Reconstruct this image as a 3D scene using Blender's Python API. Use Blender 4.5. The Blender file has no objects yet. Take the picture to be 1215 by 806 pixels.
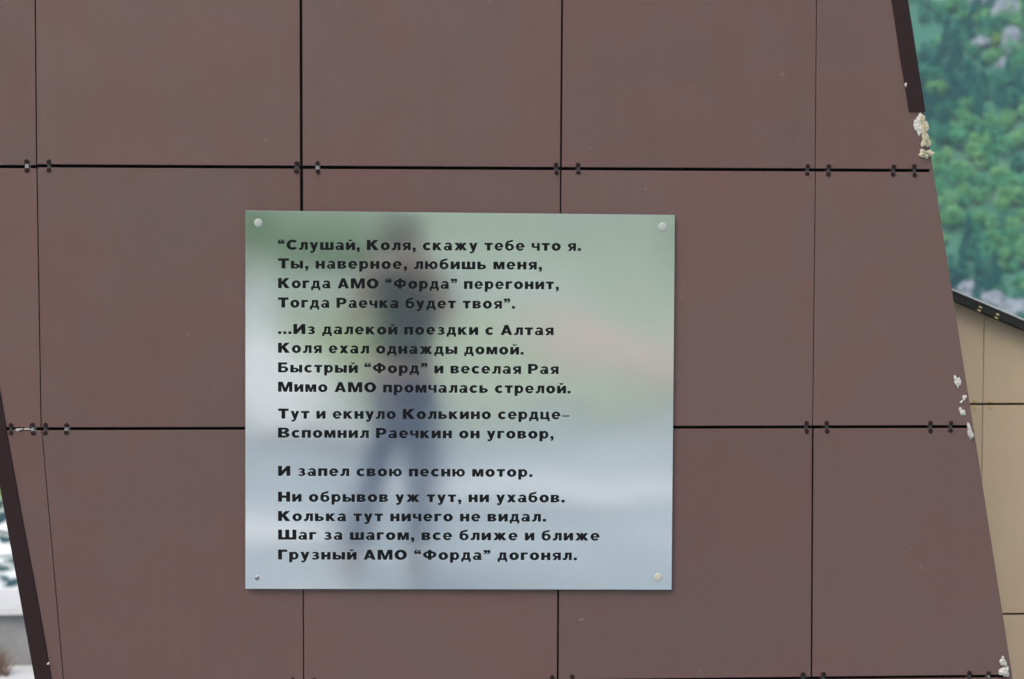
import bpy, bmesh, math, random
import numpy as np
from mathutils import Vector, Matrix, noise
S = bpy.context.scene
COL = S.collection
random.seed(7); rng = np.random.default_rng(11)
R = math.radians

# ------------------------------------------------------------ camera
CAMP = Vector((0.826, -4.567, 1.65))
rt = Vector((0.99827146, -0.05867941, 0.00328959))
dn = Vector((0.00018585, -0.05282048, -0.99860401))
fw = Vector((0.05877125, 0.99687849, -0.05271827))
cd = bpy.data.cameras.new('camera'); cam = bpy.data.objects.new('camera', cd); COL.objects.link(cam)
m = Matrix((rt, -dn, -fw)).transposed().to_4x4(); m.translation = CAMP
cam.matrix_world = m
cd.sensor_width = 36; cd.sensor_fit = 'HORIZONTAL'; cd.lens = 68.672
cd.clip_start = 0.01; cd.clip_end = 6000
cd.dof.use_dof = True; cd.dof.focus_distance = 4.58; cd.dof.aperture_fstop = 4.5
S.camera = cam

# ------------------------------------------------------------ sky, sun, exposure
SUN_EL, SUN_AZ = R(50), R(212)          # sun high, in front of the wall and to the left, veiled by cloud
w = bpy.data.worlds.new('World'); S.world = w; w.use_nodes = True
nt = w.node_tree; bg = nt.nodes['Background']
sky = nt.nodes.new('ShaderNodeTexSky'); sky.sky_type = 'NISHITA'; sky.sun_disc = False
sky.sun_elevation = SUN_EL; sky.sun_rotation = SUN_AZ; sky.dust_density = 6.0; sky.air_density = .8; sky.ozone_density = .6
nt.links.new(sky.outputs[0], bg.inputs[0]); bg.inputs[1].default_value = 0.15
ld = bpy.data.lights.new('sun', 'SUN'); ld.energy = 1.0; ld.angle = R(42); ld.color = (1, .96, .9)
sun = bpy.data.objects.new('sun', ld); COL.objects.link(sun)
sd = Vector((math.sin(SUN_AZ) * math.cos(SUN_EL), math.cos(SUN_AZ) * math.cos(SUN_EL), math.sin(SUN_EL)))
sun.rotation_euler = sd.to_track_quat('Z', 'Y').to_euler()
S.view_settings.view_transform = 'Standard'; S.view_settings.look = 'None'
S.view_settings.exposure = 0.55; S.view_settings.gamma = 1

# ------------------------------------------------------------ helpers
def mat(name, col=(.5, .5, .5), rough=.6, metal=0., spec=.5, noise_amt=0., nscale=10., bump=0., bscale=50., coat=0.):
    M = bpy.data.materials.new(name); M.use_nodes = True
    t = M.node_tree; b = t.nodes['Principled BSDF']
    b.inputs['Base Color'].default_value = (*col, 1); b.inputs['Roughness'].default_value = rough
    b.inputs['Metallic'].default_value = metal; b.inputs['Specular IOR Level'].default_value = spec
    b.inputs['Coat Weight'].default_value = coat
    tc = t.nodes.new('ShaderNodeTexCoord')
    if noise_amt:
        n = t.nodes.new('ShaderNodeTexNoise'); n.inputs['Scale'].default_value = nscale; n.inputs['Detail'].default_value = 6
        t.links.new(tc.outputs['Object'], n.inputs['Vector'])
        mx = t.nodes.new('ShaderNodeMix'); mx.data_type = 'RGBA'
        mx.inputs[6].default_value = (*[c * (1 - noise_amt) for c in col], 1)
        mx.inputs[7].default_value = (*[min(1, c * (1 + noise_amt)) for c in col], 1)
        t.links.new(n.outputs[0], mx.inputs[0]); t.links.new(mx.outputs[2], b.inputs['Base Color'])
    if bump:
        n2 = t.nodes.new('ShaderNodeTexNoise'); n2.inputs['Scale'].default_value = bscale; n2.inputs['Detail'].default_value = 4
        t.links.new(tc.outputs['Object'], n2.inputs['Vector'])
        bp = t.nodes.new('ShaderNodeBump'); bp.inputs['Strength'].default_value = bump; bp.inputs['Distance'].default_value = .01
        t.links.new(n2.outputs[0], bp.inputs['Height']); t.links.new(bp.outputs[0], b.inputs['Normal'])
    return M

def link(name, me, mt=None, parent=None):
    if mt: me.materials.append(mt)
    o = bpy.data.objects.new(name, me); COL.objects.link(o)
    if parent: o.parent = parent
    return o
def fin(name, bm, mt=None, parent=None, smooth=False):
    me = bpy.data.meshes.new(name); bmesh.ops.recalc_face_normals(bm, faces=bm.faces)
    bm.to_mesh(me); bm.free()
    if smooth: me.polygons.foreach_set('use_smooth', [True] * len(me.polygons))
    return link(name, me, mt, parent)
def tag(o, label=None, cat=None, group=None, kind=None):
    if label: o['label'] = label
    if cat: o['category'] = cat
    if group: o['group'] = group
    if kind: o['kind'] = kind
    return o
def empty(name, loc=(0, 0, 0)):
    o = bpy.data.objects.new(name, None); COL.objects.link(o); o.location = loc; o.empty_display_size = .1
    return o
def box(bm, x0, x1, y0, y1, z0, z1):
    v = [bm.verts.new(p) for p in ((x0,y0,z0),(x1,y0,z0),(x1,y1,z0),(x0,y1,z0),(x0,y0,z1),(x1,y0,z1),(x1,y1,z1),(x0,y1,z1))]
    for f in ((0,1,2,3),(4,5,6,7),(0,1,5,4),(1,2,6,5),(2,3,7,6),(3,0,4,7)): bm.faces.new([v[i] for i in f])
def prism(poly, y0, y1, bev=0.):
    """polygon in X,Z extruded from y0 (front) to y1, front edge chamfered"""
    bm = bmesh.new(); n = len(poly)
    P = [Vector(p) for p in poly]
    ar = sum(P[i].x * P[(i+1) % n].y - P[(i+1) % n].x * P[i].y for i in range(n))
    if ar < 0: P.reverse()
    rings = []
    if bev:
        ins = []
        for i in range(n):
            a = (P[i] - P[i-1]).normalized(); b = (P[(i+1) % n] - P[i]).normalized()
            na = Vector((-a.y, a.x)); nb = Vector((-b.y, b.x)); k = (na + nb)
            k = k / max(.3, k.dot(na)); ins.append(P[i] + k * bev)
        rings.append([bm.verts.new((p.x, y0, p.y)) for p in ins])
        rings.append([bm.verts.new((p.x, y0 + bev, p.y)) for p in P])
    else:
        rings.append([bm.verts.new((p.x, y0, p.y)) for p in P])
    rings.append([bm.verts.new((p.x, y1, p.y)) for p in P])
    bm.faces.new(rings[0]); bm.faces.new(list(reversed(rings[-1])))
    for a, b in zip(rings, rings[1:]):
        for i in range(n): bm.faces.new((a[i], a[(i+1) % n], b[(i+1) % n], b[i]))
    return bm
def clip(poly, f):
    """keep the part of poly where f(p) >= 0 (f linear)"""
    out = []
    for i in range(len(poly)):
        a, b = poly[i-1], poly[i]; fa, fb = f(a), f(b)
        if (fa >= 0) != (fb >= 0):
            t = fa / (fa - fb); out.append((a[0] + (b[0]-a[0]) * t, a[1] + (b[1]-a[1]) * t))
        if fb >= 0: out.append(b)
    return out

# ------------------------------------------------------------ materials
def tile_mat(name, c, c2, rough):
    M = bpy.data.materials.new(name); M.use_nodes = True; t = M.node_tree; b = t.nodes['Principled BSDF']
    tc = t.nodes.new('ShaderNodeTexCoord'); oi = t.nodes.new('ShaderNodeObjectInfo')
    add = t.nodes.new('ShaderNodeVectorMath'); add.operation = 'ADD'
    cb = t.nodes.new('ShaderNodeCombineXYZ'); ml = t.nodes.new('ShaderNodeMath'); ml.operation = 'MULTIPLY'; ml.inputs[1].default_value = 30
    t.links.new(oi.outputs['Random'], ml.inputs[0]); t.links.new(ml.outputs[0], cb.inputs[1])
    t.links.new(tc.outputs['Object'], add.inputs[0]); t.links.new(cb.outputs[0], add.inputs[1])
    n1 = t.nodes.new('ShaderNodeTexNoise'); n1.inputs['Scale'].default_value = 3.2; n1.inputs['Detail'].default_value = 3
    n2 = t.nodes.new('ShaderNodeTexNoise'); n2.inputs['Scale'].default_value = 420; n2.inputs['Detail'].default_value = 2
    n3 = t.nodes.new('ShaderNodeTexNoise'); n3.inputs['Scale'].default_value = 9; n3.inputs['Detail'].default_value = 5
    for n in (n1, n2, n3): t.links.new(add.outputs[0], n.inputs['Vector'])
    rp = t.nodes.new('ShaderNodeValToRGB'); rp.color_ramp.elements[0].position = .35; rp.color_ramp.elements[1].position = .65
    rp.color_ramp.elements[0].color = (*c, 1); rp.color_ramp.elements[1].color = (*c2, 1)
    t.links.new(n1.outputs[0], rp.inputs[0])
    hs = t.nodes.new('ShaderNodeHueSaturation')
    m1 = t.nodes.new('ShaderNodeMapRange'); m1.inputs[1].default_value = 0; m1.inputs[2].default_value = 1; m1.inputs[3].default_value = .93; m1.inputs[4].default_value = 1.07
    t.links.new(oi.outputs['Random'], m1.inputs[0])
    m2 = t.nodes.new('ShaderNodeMapRange'); m2.inputs[1].default_value = .3; m2.inputs[2].default_value = .7; m2.inputs[3].default_value = .93; m2.inputs[4].default_value = 1.07
    t.links.new(n2.outputs[0], m2.inputs[0])
    mm = t.nodes.new('ShaderNodeMath'); mm.operation = 'MULTIPLY'; t.links.new(m1.outputs[0], mm.inputs[0]); t.links.new(m2.outputs[0], mm.inputs[1])
    t.links.new(mm.outputs[0], hs.inputs['Value']); t.links.new(rp.outputs[0], hs.inputs['Color']); t.links.new(hs.outputs[0], b.inputs['Base Color'])
    mps = t.nodes.new('ShaderNodeMapping'); mps.inputs['Scale'].default_value = (38, 38, 1.6); t.links.new(add.outputs[0], mps.inputs[0])
    n4 = t.nodes.new('ShaderNodeTexNoise'); n4.inputs['Scale'].default_value = 1; n4.inputs['Detail'].default_value = 6; t.links.new(mps.outputs[0], n4.inputs['Vector'])
    n5 = t.nodes.new('ShaderNodeTexNoise'); n5.inputs['Scale'].default_value = 34; n5.inputs['Detail'].default_value = 8; t.links.new(add.outputs[0], n5.inputs['Vector'])
    sp = t.nodes.new('ShaderNodeMapRange'); sp.inputs[1].default_value = .735; sp.inputs[2].default_value = .76; sp.inputs[3].default_value = 0; sp.inputs[4].default_value = .22; t.links.new(n5.outputs[0], sp.inputs[0])
    st = t.nodes.new('ShaderNodeMapRange'); st.inputs[1].default_value = .35; st.inputs[2].default_value = .75; st.inputs[3].default_value = 0; st.inputs[4].default_value = .012; t.links.new(n4.outputs[0], st.inputs[0])
    ad = t.nodes.new('ShaderNodeMath'); ad.operation = 'ADD'; t.links.new(sp.outputs[0], ad.inputs[0]); t.links.new(st.outputs[0], ad.inputs[1])
    dm = t.nodes.new('ShaderNodeMix'); dm.data_type = 'RGBA'; dm.inputs[7].default_value = (.30, .28, .26, 1)
    t.links.new(ad.outputs[0], dm.inputs[0]); t.links.new(hs.outputs[0], dm.inputs[6]); t.links.new(dm.outputs[2], b.inputs['Base Color'])
    m3 = t.nodes.new('ShaderNodeMapRange'); m3.inputs[1].default_value = .3; m3.inputs[2].default_value = .7; m3.inputs[3].default_value = rough - .05; m3.inputs[4].default_value = rough + .06
    t.links.new(n3.outputs[0], m3.inputs[0]); t.links.new(m3.outputs[0], b.inputs['Roughness'])
    b.inputs['Specular IOR Level'].default_value = .5
    bp = t.nodes.new('ShaderNodeBump'); bp.inputs['Strength'].default_value = .08; bp.inputs['Distance'].default_value = .001
    t.links.new(n2.outputs[0], bp.inputs['Height']); t.links.new(bp.outputs[0], b.inputs['Normal'])
    return M
M_TILE = tile_mat('brown_porcelain', (.107, .0675, .0635), (.118, .0625, .0590), .33)
M_BEIGE = tile_mat('beige_porcelain', (.47, .365, .238), (.48, .355, .240), .42)
M_TRIM = mat('dark_brown_metal', (.018, .008, .009), .5, spec=.22, noise_amt=.1, nscale=8)
M_CLIP = mat('clip_paint', (.020, .011, .012), .7, spec=.12)
M_CLIPB = mat('clip_brass', (.52, .42, .20), .5, metal=.4)
M_WEB = mat('clip_steel', (.35, .35, .37), .45, metal=1)
M_CORE = mat('black_substructure', (.008, .008, .009), .8)
M_FOAM = mat('dried_adhesive', (.74, .66, .50), .95, noise_amt=.5, nscale=190, bump=1., bscale=260)
M_WHITE = mat('white_adhesive', (.50, .50, .48), .85, noise_amt=.25, nscale=90, bump=.6, bscale=150)
M_COPE = mat('coping_metal', (.022, .023, .021), .55, spec=.2, noise_amt=.1)
M_COPET = mat('coping_top_metal', (.50, .52, .52), .45, metal=.3)

# ------------------------------------------------------------ the brown leaning wall
def XL(z): return -.0928 - .167 * (z - 1.0834)
def XR(z): return 2.091 - .1745 * (z - 1.8138)
wall = empty('tiled_wall', (1.1, 0, 0))
tag(wall, 'leaning brown wall of large square porcelain tiles carrying the steel plaque', 'wall')
core = prism([(XL(0) + .003, .004), (XR(0) - .0042, .004), (XR(3.02) - .0042, 3.014), (XL(3.02) + .003, 3.014)], .03, .34)
co = fin('core', core, M_CORE, wall); co.location = -wall.location
rows = [(3.02, 2.416), (2.416, 1.8085), (1.8085, 1.2005), (1.2005, .598), (.598, .0)]   # top, bottom of each row
vj = {  # per row: x of vertical joints at (top, bottom) and gap
    0: [(-.604, -.604, .003), (.0, .0, .003), (.604, .604, .004), (1.209, 1.209, .004), (1.809, 1.809, .003)],
    1: [(-.604, -.604, .003), (-.0012, -.002, .0022), (.6043, .6045, .0060), (1.2105, 1.2086, .0040), (1.808, 1.8095, .0014)],
    2: [(-.604, -.604, .003), (-.0015, .0026, .0020), (.6047, .6058, .0066), (1.2084, 1.2078, .0030), (1.8102, 1.8108, .0016)],
    3: [(-.604, -.604, .003), (.0042, .0495, .0012), (.6060, .6070, .0022), (1.2074, 1.2068, .0040), (1.8115, 1.8150, .0040)],
    4: [(.0, .0, .003), (.605, .605, .004), (1.208, 1.208, .004), (1.813, 1.813, .004)]}
hg = {0: .004, 1: .0042, 2: .0042, 3: .003, 4: .003}
tr = random.Random(3)
for r, (zt, zb) in enumerate(rows):
    J = [(-2, -2, 0)] + vj[r] + [(4, 4, 0)]
    for k in range(len(J) - 1):
        (a0, a1, ga), (b0, b1, gb) = J[k], J[k+1]
        gt = hg.get(r, .003) if r else 0
        g_top = .0036 if r > 0 else 0; g_bot = .0036 if r < 4 else -.0
        sh = .0022 if (k <= 1 and r in (1, 2)) else 0      # the leftmost tiles hang a little lower
        zt2 = zt - g_top - (sh if r == 2 else 0) + (0 if r else 0); zb2 = zb + g_bot - (sh if r == 1 else 0)
        if r == 4: zb2 = .006
        dzb = 0
        poly = [(a0 + ga/2, zt2), (b0 - gb/2, zt2), (b1 - gb/2, zb2), (a1 + ga/2, zb2)]
        poly = clip(poly, lambda p: p[0] - XL(p[1])); poly = clip(poly, lambda p: XR(p[1]) - p[0])
        if len(poly) < 3 or abs(sum(poly[i-1][0]*poly[i][1]-poly[i][0]*poly[i-1][1] for i in range(len(poly)))) < .002: continue
        cx = sum(p[0] for p in poly) / len(poly); cz = sum(p[1] for p in poly) / len(poly)
        bm = prism([(p[0]-cx, p[1]-cz) for p in poly], 0, .0105, .0009)
        o = fin('tile', bm, M_TILE, wall); o.location = (cx - wall.location.x, tr.uniform(-.0007, .0007), cz)
        o.rotation_euler = (R(tr.uniform(-.12, .12)), 0, R(tr.uniform(-.12, .12)))
# a paler sliver of mortar in the left joint and a light sealing line below some joints
# edge trims (angle profiles folded round the edge)
def trim(name, fx, z0, z1, side, zn=8):
    bm = bmesh.new(); rs = []
    for i in range(zn + 1):
        z = z0 + (z1 - z0) * i / zn; x = fx(z); wd = .0395 + .0012 * math.sin(i * 1.7)
        o_ = x + side * .003; i_ = o_ - side * wd
        th = .0016
        yf = -.0035
        rs.append([bm.verts.new(p) for p in ((i_, yf + .0012, z), (i_ + side*.002, yf, z), (o_ - side*.0015, yf, z), (o_, yf + .0015, z), (o_, .36, z), (o_ - side*th, .36, z), (o_ - side*th, yf + th, z), (i_, yf + th + .0008, z))])
    for a, b in zip(rs, rs[1:]):
        for i in range(8): bm.faces.new((a[i], a[(i+1) % 8], b[(i+1) % 8], b[i]))
    bm.faces.new(rs[0]); bm.faces.new(list(reversed(rs[-1])))
    o = fin(name, bm, M_TRIM, wall); o.location = -wall.location; return o
tag(trim('edge_trim', XL, .0, 3.02, -1, 18), 'dark brown metal edge trim on the left edge')
tag(trim('edge_trim', XR, 1.9465, 3.02, 1), 'dark brown metal edge trim that ends part way down the right edge')
M_EDGE = mat('edge_paint', (.10, .065, .06), .6, noise_amt=.2, nscale=20)
el_ = fin('edge_lining', prism([(XR(.004) - .0038, .004), (XR(.004) - .0004, .004), (XR(1.94) - .0004, 1.94), (XR(1.94) - .0038, 1.94)], .0112, .335), M_EDGE, wall); el_.location = -wall.location
for zz in (1.8085, 1.2005, .598):
    q_ = fin('end_plug', prism([(XR(zz-.0034) - .0085, zz-.0034), (XR(zz-.0034) - .0012, zz-.0034), (XR(zz+.0034) - .0012, zz+.0034), (XR(zz+.0034) - .0085, zz+.0034)], .0012, .0108), M_EDGE, wall); q_.location = -wall.location
# top trim
bm = prism([(XL(3.02) - .005, 3.024), (XR(3.02) + .005, 3.024), (XR(3.02) + .005, 3.034), (XL(3.02) - .005, 3.034)], -.006, .365)
o = fin('top_trim', bm, M_TRIM, wall); o.location = -wall.location

# clips: two rounded tabs and a steel web between them
def clip_mesh():
    bm = bmesh.new()
    for s in (1, -1):
        for j, (rx, rz, y) in enumerate(((.0056, .0052, .0), (.0056, .0052, -.0016), (.0040, .0036, -.0026))):
            ring = [bm.verts.new((rx * math.cos(a), y, s * .0092 + rz * math.sin(a))) for a in [math.tau * q / 10 for q in range(10)]]
            if j:
                for q in range(10): bm.faces.new((prev[q], prev[(q+1) % 10], ring[(q+1) % 10], ring[q]))
            prev = ring
        bm.faces.new(prev)
    me = bpy.data.meshes.new('clip'); bmesh.ops.recalc_face_normals(bm, faces=bm.faces); bm.to_mesh(me); bm.free(); me.materials.append(M_CLIP)
    b2 = bmesh.new(); box(b2, -.0032, .0032, .0006, .004, -.0062, .0062); box(b2, -.0062, .0062, .010, .0115, -.012, .012)
    me2 = bpy.data.meshes.new('web'); bmesh.ops.recalc_face_normals(b2, faces=b2.faces); b2.to_mesh(me2); b2.free(); me2.materials.append(M_WEB)
    return me, me2
CLM, WBM = clip_mesh()
M_WEBD = mat('clip_web_dark', (.06, .055, .06), .5, metal=.5)
WBM2 = WBM.copy(); WBM2.materials.clear(); WBM2.materials.append(M_WEBD)
cl = [(x, 1.8083 if x < 0 else 1.8085) for x in (-.0241, .0258, .5936, .6422, 1.1975, 1.2489, 1.791, 1.8412, 1.9962, 2.0466)]
cl += [(-.58, 1.807), (-.629, 1.807)] if XL(1.8) < -.6 else []
cl += [(x, 1.2005) for x in (-.0665, -.0164, .0125, .0608, .582, .631, 1.183, 1.232, 1.7959, 1.8444, 2.094, 2.1429)]
cl += [(x, .598) for x in (.028, .076, .582, .631, 1.1929, 1.241, 1.7945, 1.8434, 2.1974, 2.2447)]
cl += [(x, 2.416) for x in (-.19, -.024, .026, .58, .63, 1.185, 1.233, 1.785, 1.835, 1.94)]
for i, (x, z) in enumerate(cl):
    c = bpy.data.objects.new('clip', CLM); COL.objects.link(c); c.parent = wall
    c.location = (x - wall.location.x, -.0008, z); c.rotation_euler = (0, R(tr.uniform(-5, 5)), 0)
    c.scale = (1 + tr.uniform(-.1, .1), 1, 1 + tr.uniform(-.08, .08))
    q = bpy.data.objects.new('web', WBM if tr.random() < .10 else WBM2); COL.objects.link(q); q.parent = c

def blob(name, x, z, rx, rz, mt, seed, label=None, d=.0026, parent=None, base=-.001, pts=22, ang=0):
    """an irregular dab stuck on a surface facing -y"""
    bm = bmesh.new(); rr = random.Random(seed)
    ph = [rr.uniform(0, 6.28) for _ in range(4)]
    prev = None
    if mt is M_FOAM: pts = 44
    for k, (s, h) in enumerate(((1, 0), (.94, .5), (.84, .8), (.72, .95), (.6, 1), (.48, 1), (.36, 1), (.24, 1), (.12, 1)) if mt is M_FOAM else ((1, 0), (.9, .5), (.62, .9), (.3, 1))):
        ring = []
        for q in range(pts):
            a = math.tau * q / pts
            w_ = 1 + .22 * math.sin(2*a + ph[0]) + .18 * math.sin(3*a + ph[1]) + .14 * math.sin(5*a + ph[2]) + rr.uniform(-.10, .10)
            u, v = rx * w_ * s * math.cos(a), rz * w_ * s * math.sin(a)
            hh = h * d * (1 + rr.uniform(-.3, .3)) if mt is not M_FOAM else h * d * (.35 + .9 * abs(noise.noise(Vector((u * 330, v * 330, seed)))) + rr.uniform(0, .35))
            ring.append(bm.verts.new((u * math.cos(ang) - v * math.sin(ang), -hh, u * math.sin(ang) + v * math.cos(ang))))
        if prev:
            for q in range(pts): bm.faces.new((prev[q], prev[(q+1) % pts], ring[(q+1) % pts], ring[q]))
        prev = ring
    bm.faces.new(prev)
    o = fin(name, bm, mt, parent or wall, False); o.location = (x - wall.location.x, base, z)
    if label: o['label'] = label
    return o
blob('adhesive_residue', 2.0545, 1.916, .0090, .027, M_WHITE, 1, 'white smear of adhesive below the trim end', ang=.12)
blob('adhesive_residue', 2.0690, 1.903, .0095, .022, M_FOAM, 2, 'yellowish crumbled foam patch at the bare tile edge', d=.007, ang=.15)
blob('adhesive_residue', 2.0640, 1.926, .0095, .014, M_FOAM, 12, d=.006)
blob('adhesive_residue', 2.0735, 1.877, .0090, .016, M_FOAM, 3, d=.007)
blob('adhesive_residue', 2.0740, 1.8480, .0140, .0115, M_FOAM, 4, d=.008)
blob('adhesive_residue', 2.0600, 1.8445, .005, .004, M_FOAM, 5, d=.004)
blob('adhesive_residue', 2.0216, 2.0094, .0032, .0042, M_WHITE, 6, base=-.0045, d=.003)
blob('adhesive_residue', 2.1575, 1.3082, .0070, .0155, M_WHITE, 7, 'white adhesive dab above the right joint', ang=.2)
blob('adhesive_residue', 2.1745, 1.270, .0042, .0085, M_WHITE, 8, ang=-.1)
blob('adhesive_residue', 2.1675, 1.260, .0026, .0050, M_WHITE, 18, ang=-.5)
blob('adhesive_residue', 2.1695, 1.2365, .0060, .0110, M_WHITE, 9, ang=.35)
blob('adhesive_residue', 2.1895, 1.1880, .0068, .0180, M_WHITE, 10, 'white adhesive dab at the edge below the right joint', ang=.12, d=.007)
blob('adhesive_residue', 2.2790, .6330, .0085, .0120, M_WHITE, 11, d=.008)
blob('adhesive_residue', 2.2830, .6100, .0105, .0160, M_WHITE, 13, d=.009)
blob('adhesive_residue', .0152, .6521, .0030, .0036, M_WHITE, 14, base=-.004, d=.003)
blob('adhesive_residue', -.0490, 1.1990, .0085, .0030, M_WHITE, 15, d=.004, base=.0)
blob('adhesive_residue', -.0290, 1.2005, .0075, .0024, M_WHITE, 16, d=.003, base=.001)

# ------------------------------------------------------------ brushed steel plaque
def steel():
    M = bpy.data.materials.new('brushed_steel'); M.use_nodes = True; t = M.node_tree
    b = t.nodes['Principled BSDF']; out = t.nodes['Material Output']
    tc = t.nodes.new('ShaderNodeTexCoord')
    mp = t.nodes.new('ShaderNodeMapping'); mp.inputs['Scale'].default_value = (2, 2, 700)
    t.links.new(tc.outputs['Object'], mp.inputs[0])
    n = t.nodes.new('ShaderNodeTexNoise'); n.inputs['Scale'].default_value = 1.5; n.inputs['Detail'].default_value = 5
    t.links.new(mp.outputs[0], n.inputs['Vector'])
    sm = t.nodes.new('ShaderNodeTexNoise'); sm.inputs['Scale'].default_value = 5; sm.inputs['Detail'].default_value = 6; sm.inputs['Roughness'].default_value = .6
    t.links.new(tc.outputs['Object'], sm.inputs['Vector'])
    b.inputs['Metallic'].default_value = 1; b.inputs['Base Color'].default_value = (.84, .89, .91, 1)
    mr = t.nodes.new('ShaderNodeMapRange'); mr.inputs[1].default_value = .3; mr.inputs[2].default_value = .7; mr.inputs[3].default_value = .078; mr.inputs[4].default_value = .098
    t.links.new(sm.outputs[0], mr.inputs[0]); t.links.new(mr.outputs[0], b.inputs['Roughness'])
    bp = t.nodes.new('ShaderNodeBump'); bp.inputs['Strength'].default_value = .02; bp.inputs['Distance'].default_value = .0004
    wn = t.nodes.new('ShaderNodeTexNoise'); wn.inputs['Scale'].default_value = 2.6; wn.inputs['Detail'].default_value = 1; t.links.new(tc.outputs['Object'], wn.inputs['Vector'])
    wb = t.nodes.new('ShaderNodeBump'); wb.inputs['Strength'].default_value = 1; wb.inputs['Distance'].default_value = .0028
    t.links.new(wn.outputs[0], wb.inputs['Height']); t.links.new(wb.outputs[0], bp.inputs['Normal'])
    t.links.new(n.outputs[0], bp.inputs['Height']); t.links.new(bp.outputs[0], b.inputs['Normal'])
    g = t.nodes.new('ShaderNodeBsdfGlossy'); g.inputs['Color'].default_value = (.84, .89, .91, 1); g.inputs['Roughness'].default_value = .5
    mx = t.nodes.new('ShaderNodeMixShader'); mx.inputs[0].default_value = .04
    t.links.new(b.outputs[0], mx.inputs[1]); t.links.new(g.outputs[0], mx.inputs[2]); t.links.new(mx.outputs[0], out.inputs[0])
    return M
M_STEEL = steel()
M_INK = mat('black_lettering', (.004, .005, .006), .6, spec=.12)
M_CAP = mat('screw_cap_plastic', (.34, .38, .36), .45, spec=.4)
M_SCR = mat('screw_steel', (.30, .31, .33), .35, metal=1)
M_CAPY = mat('yellowed_cap', (.40, .40, .35), .5)
plq = empty('steel_plaque', (.974, -.012, 1.264))
tag(plq, 'brushed steel plaque with black Russian verse fixed on the brown tiled wall', 'plaque')
PL = Vector(plq.location)
def rel(o): o.location = Vector(o.location) - PL; return o
pb = prism([(.4722, .8254), (1.4751, .8159), (1.4763, 1.7018), (.4756, 1.7076)], -.012, -.0095, .0006)
rel(fin('plate', pb, M_STEEL, plq))
for x, z in ((.5055, 1.6795), (1.4467, 1.6731), (.4997, .851), (1.4428, .8463)):
    sb = bmesh.new(); box(sb, x-.006, x+.006, -.0095, -.0002, z-.006, z+.006)
    rel(fin('spacer', sb, M_SCR, plq))
def cap(x, z, r, h, mt, name, label):
    bm = bmesh.new(); prev = None
    for k, (s, y) in enumerate(((1, 0), (1, -.35), (.93, -.62), (.75, -.85), (.45, -.97), (.12, -1))):
        ring = [bm.verts.new((x + r*s*math.cos(a), -.012 + y*h, z + r*s*math.sin(a))) for a in [math.tau*q/20 for q in range(20)]]
        if prev:
            for q in range(20): bm.faces.new((prev[q], prev[(q+1) % 20], ring[(q+1) % 20], ring[q]))
        prev = ring
    bm.faces.new(prev)
    o = rel(fin(name, bm, mt, plq, True)); o['label'] = label
cap(.5055, 1.6795, .0098, .0036, M_CAP, 'screw_cap', 'bright round screw cap in the top left corner')
cap(1.4467, 1.6731, .0105, .0036, M_CAP, 'screw_cap', 'bright round screw cap in the top right corner')
cap(.4997, .851, .0058, .003, M_SCR, 'screw_head', 'bare grey screw head in the bottom left corner')
cap(1.4428, .8463, .0098, .003, M_CAPY, 'screw_cap', 'dull beige screw cap in the bottom right corner')

LINES = [('“Слушай, Коля, скажу тебе что я.', .5509, 1.6173, 1.2553, 1.6168), ('Ты, наверное, любишь меня,', .5508, 1.574, 1.164, 1.5728),
 ('Когда АМО “Форда” перегонит,', .5507, 1.5284, 1.2037, 1.5268), ('Тогда Раечка будет твоя”.', .5505, 1.4834, 1.1012, 1.4813),
 ('...Из далекой поездки с Алтая', .5504, 1.4219, 1.192, 1.4192), ('Коля ехал однажды домой.', .5502, 1.3782, 1.1219, 1.3736),
 ('Быстрый “Форд” и веселая Рая', .5501, 1.3325, 1.2041, 1.328), ('Мимо АМО промчалась стрелой.', .5499, 1.2873, 1.2326, 1.2824),
 ('Тут и екнуло Колькино сердце–', .5498, 1.2247, 1.23, 1.2214), ('Вспомнил Раечкин он уговор,', .5496, 1.1802, 1.193, 1.176),
 ('И запел свою песню мотор.', .5494, 1.0908, 1.1436, 1.0859), ('Ни обрывов уж тут, ни ухабов.', .5492, 1.0302, 1.22, 1.0252),
 ('Колька тут ничего не видал.', .549, .9848, 1.176, .9801), ('Шаг за шагом, все ближе и ближе', .5489, .9411, 1.3028, .9342),
 ('Грузный АМО “Форда” догонял.', .5488, .8943, 1.2495, .8881)]
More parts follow.
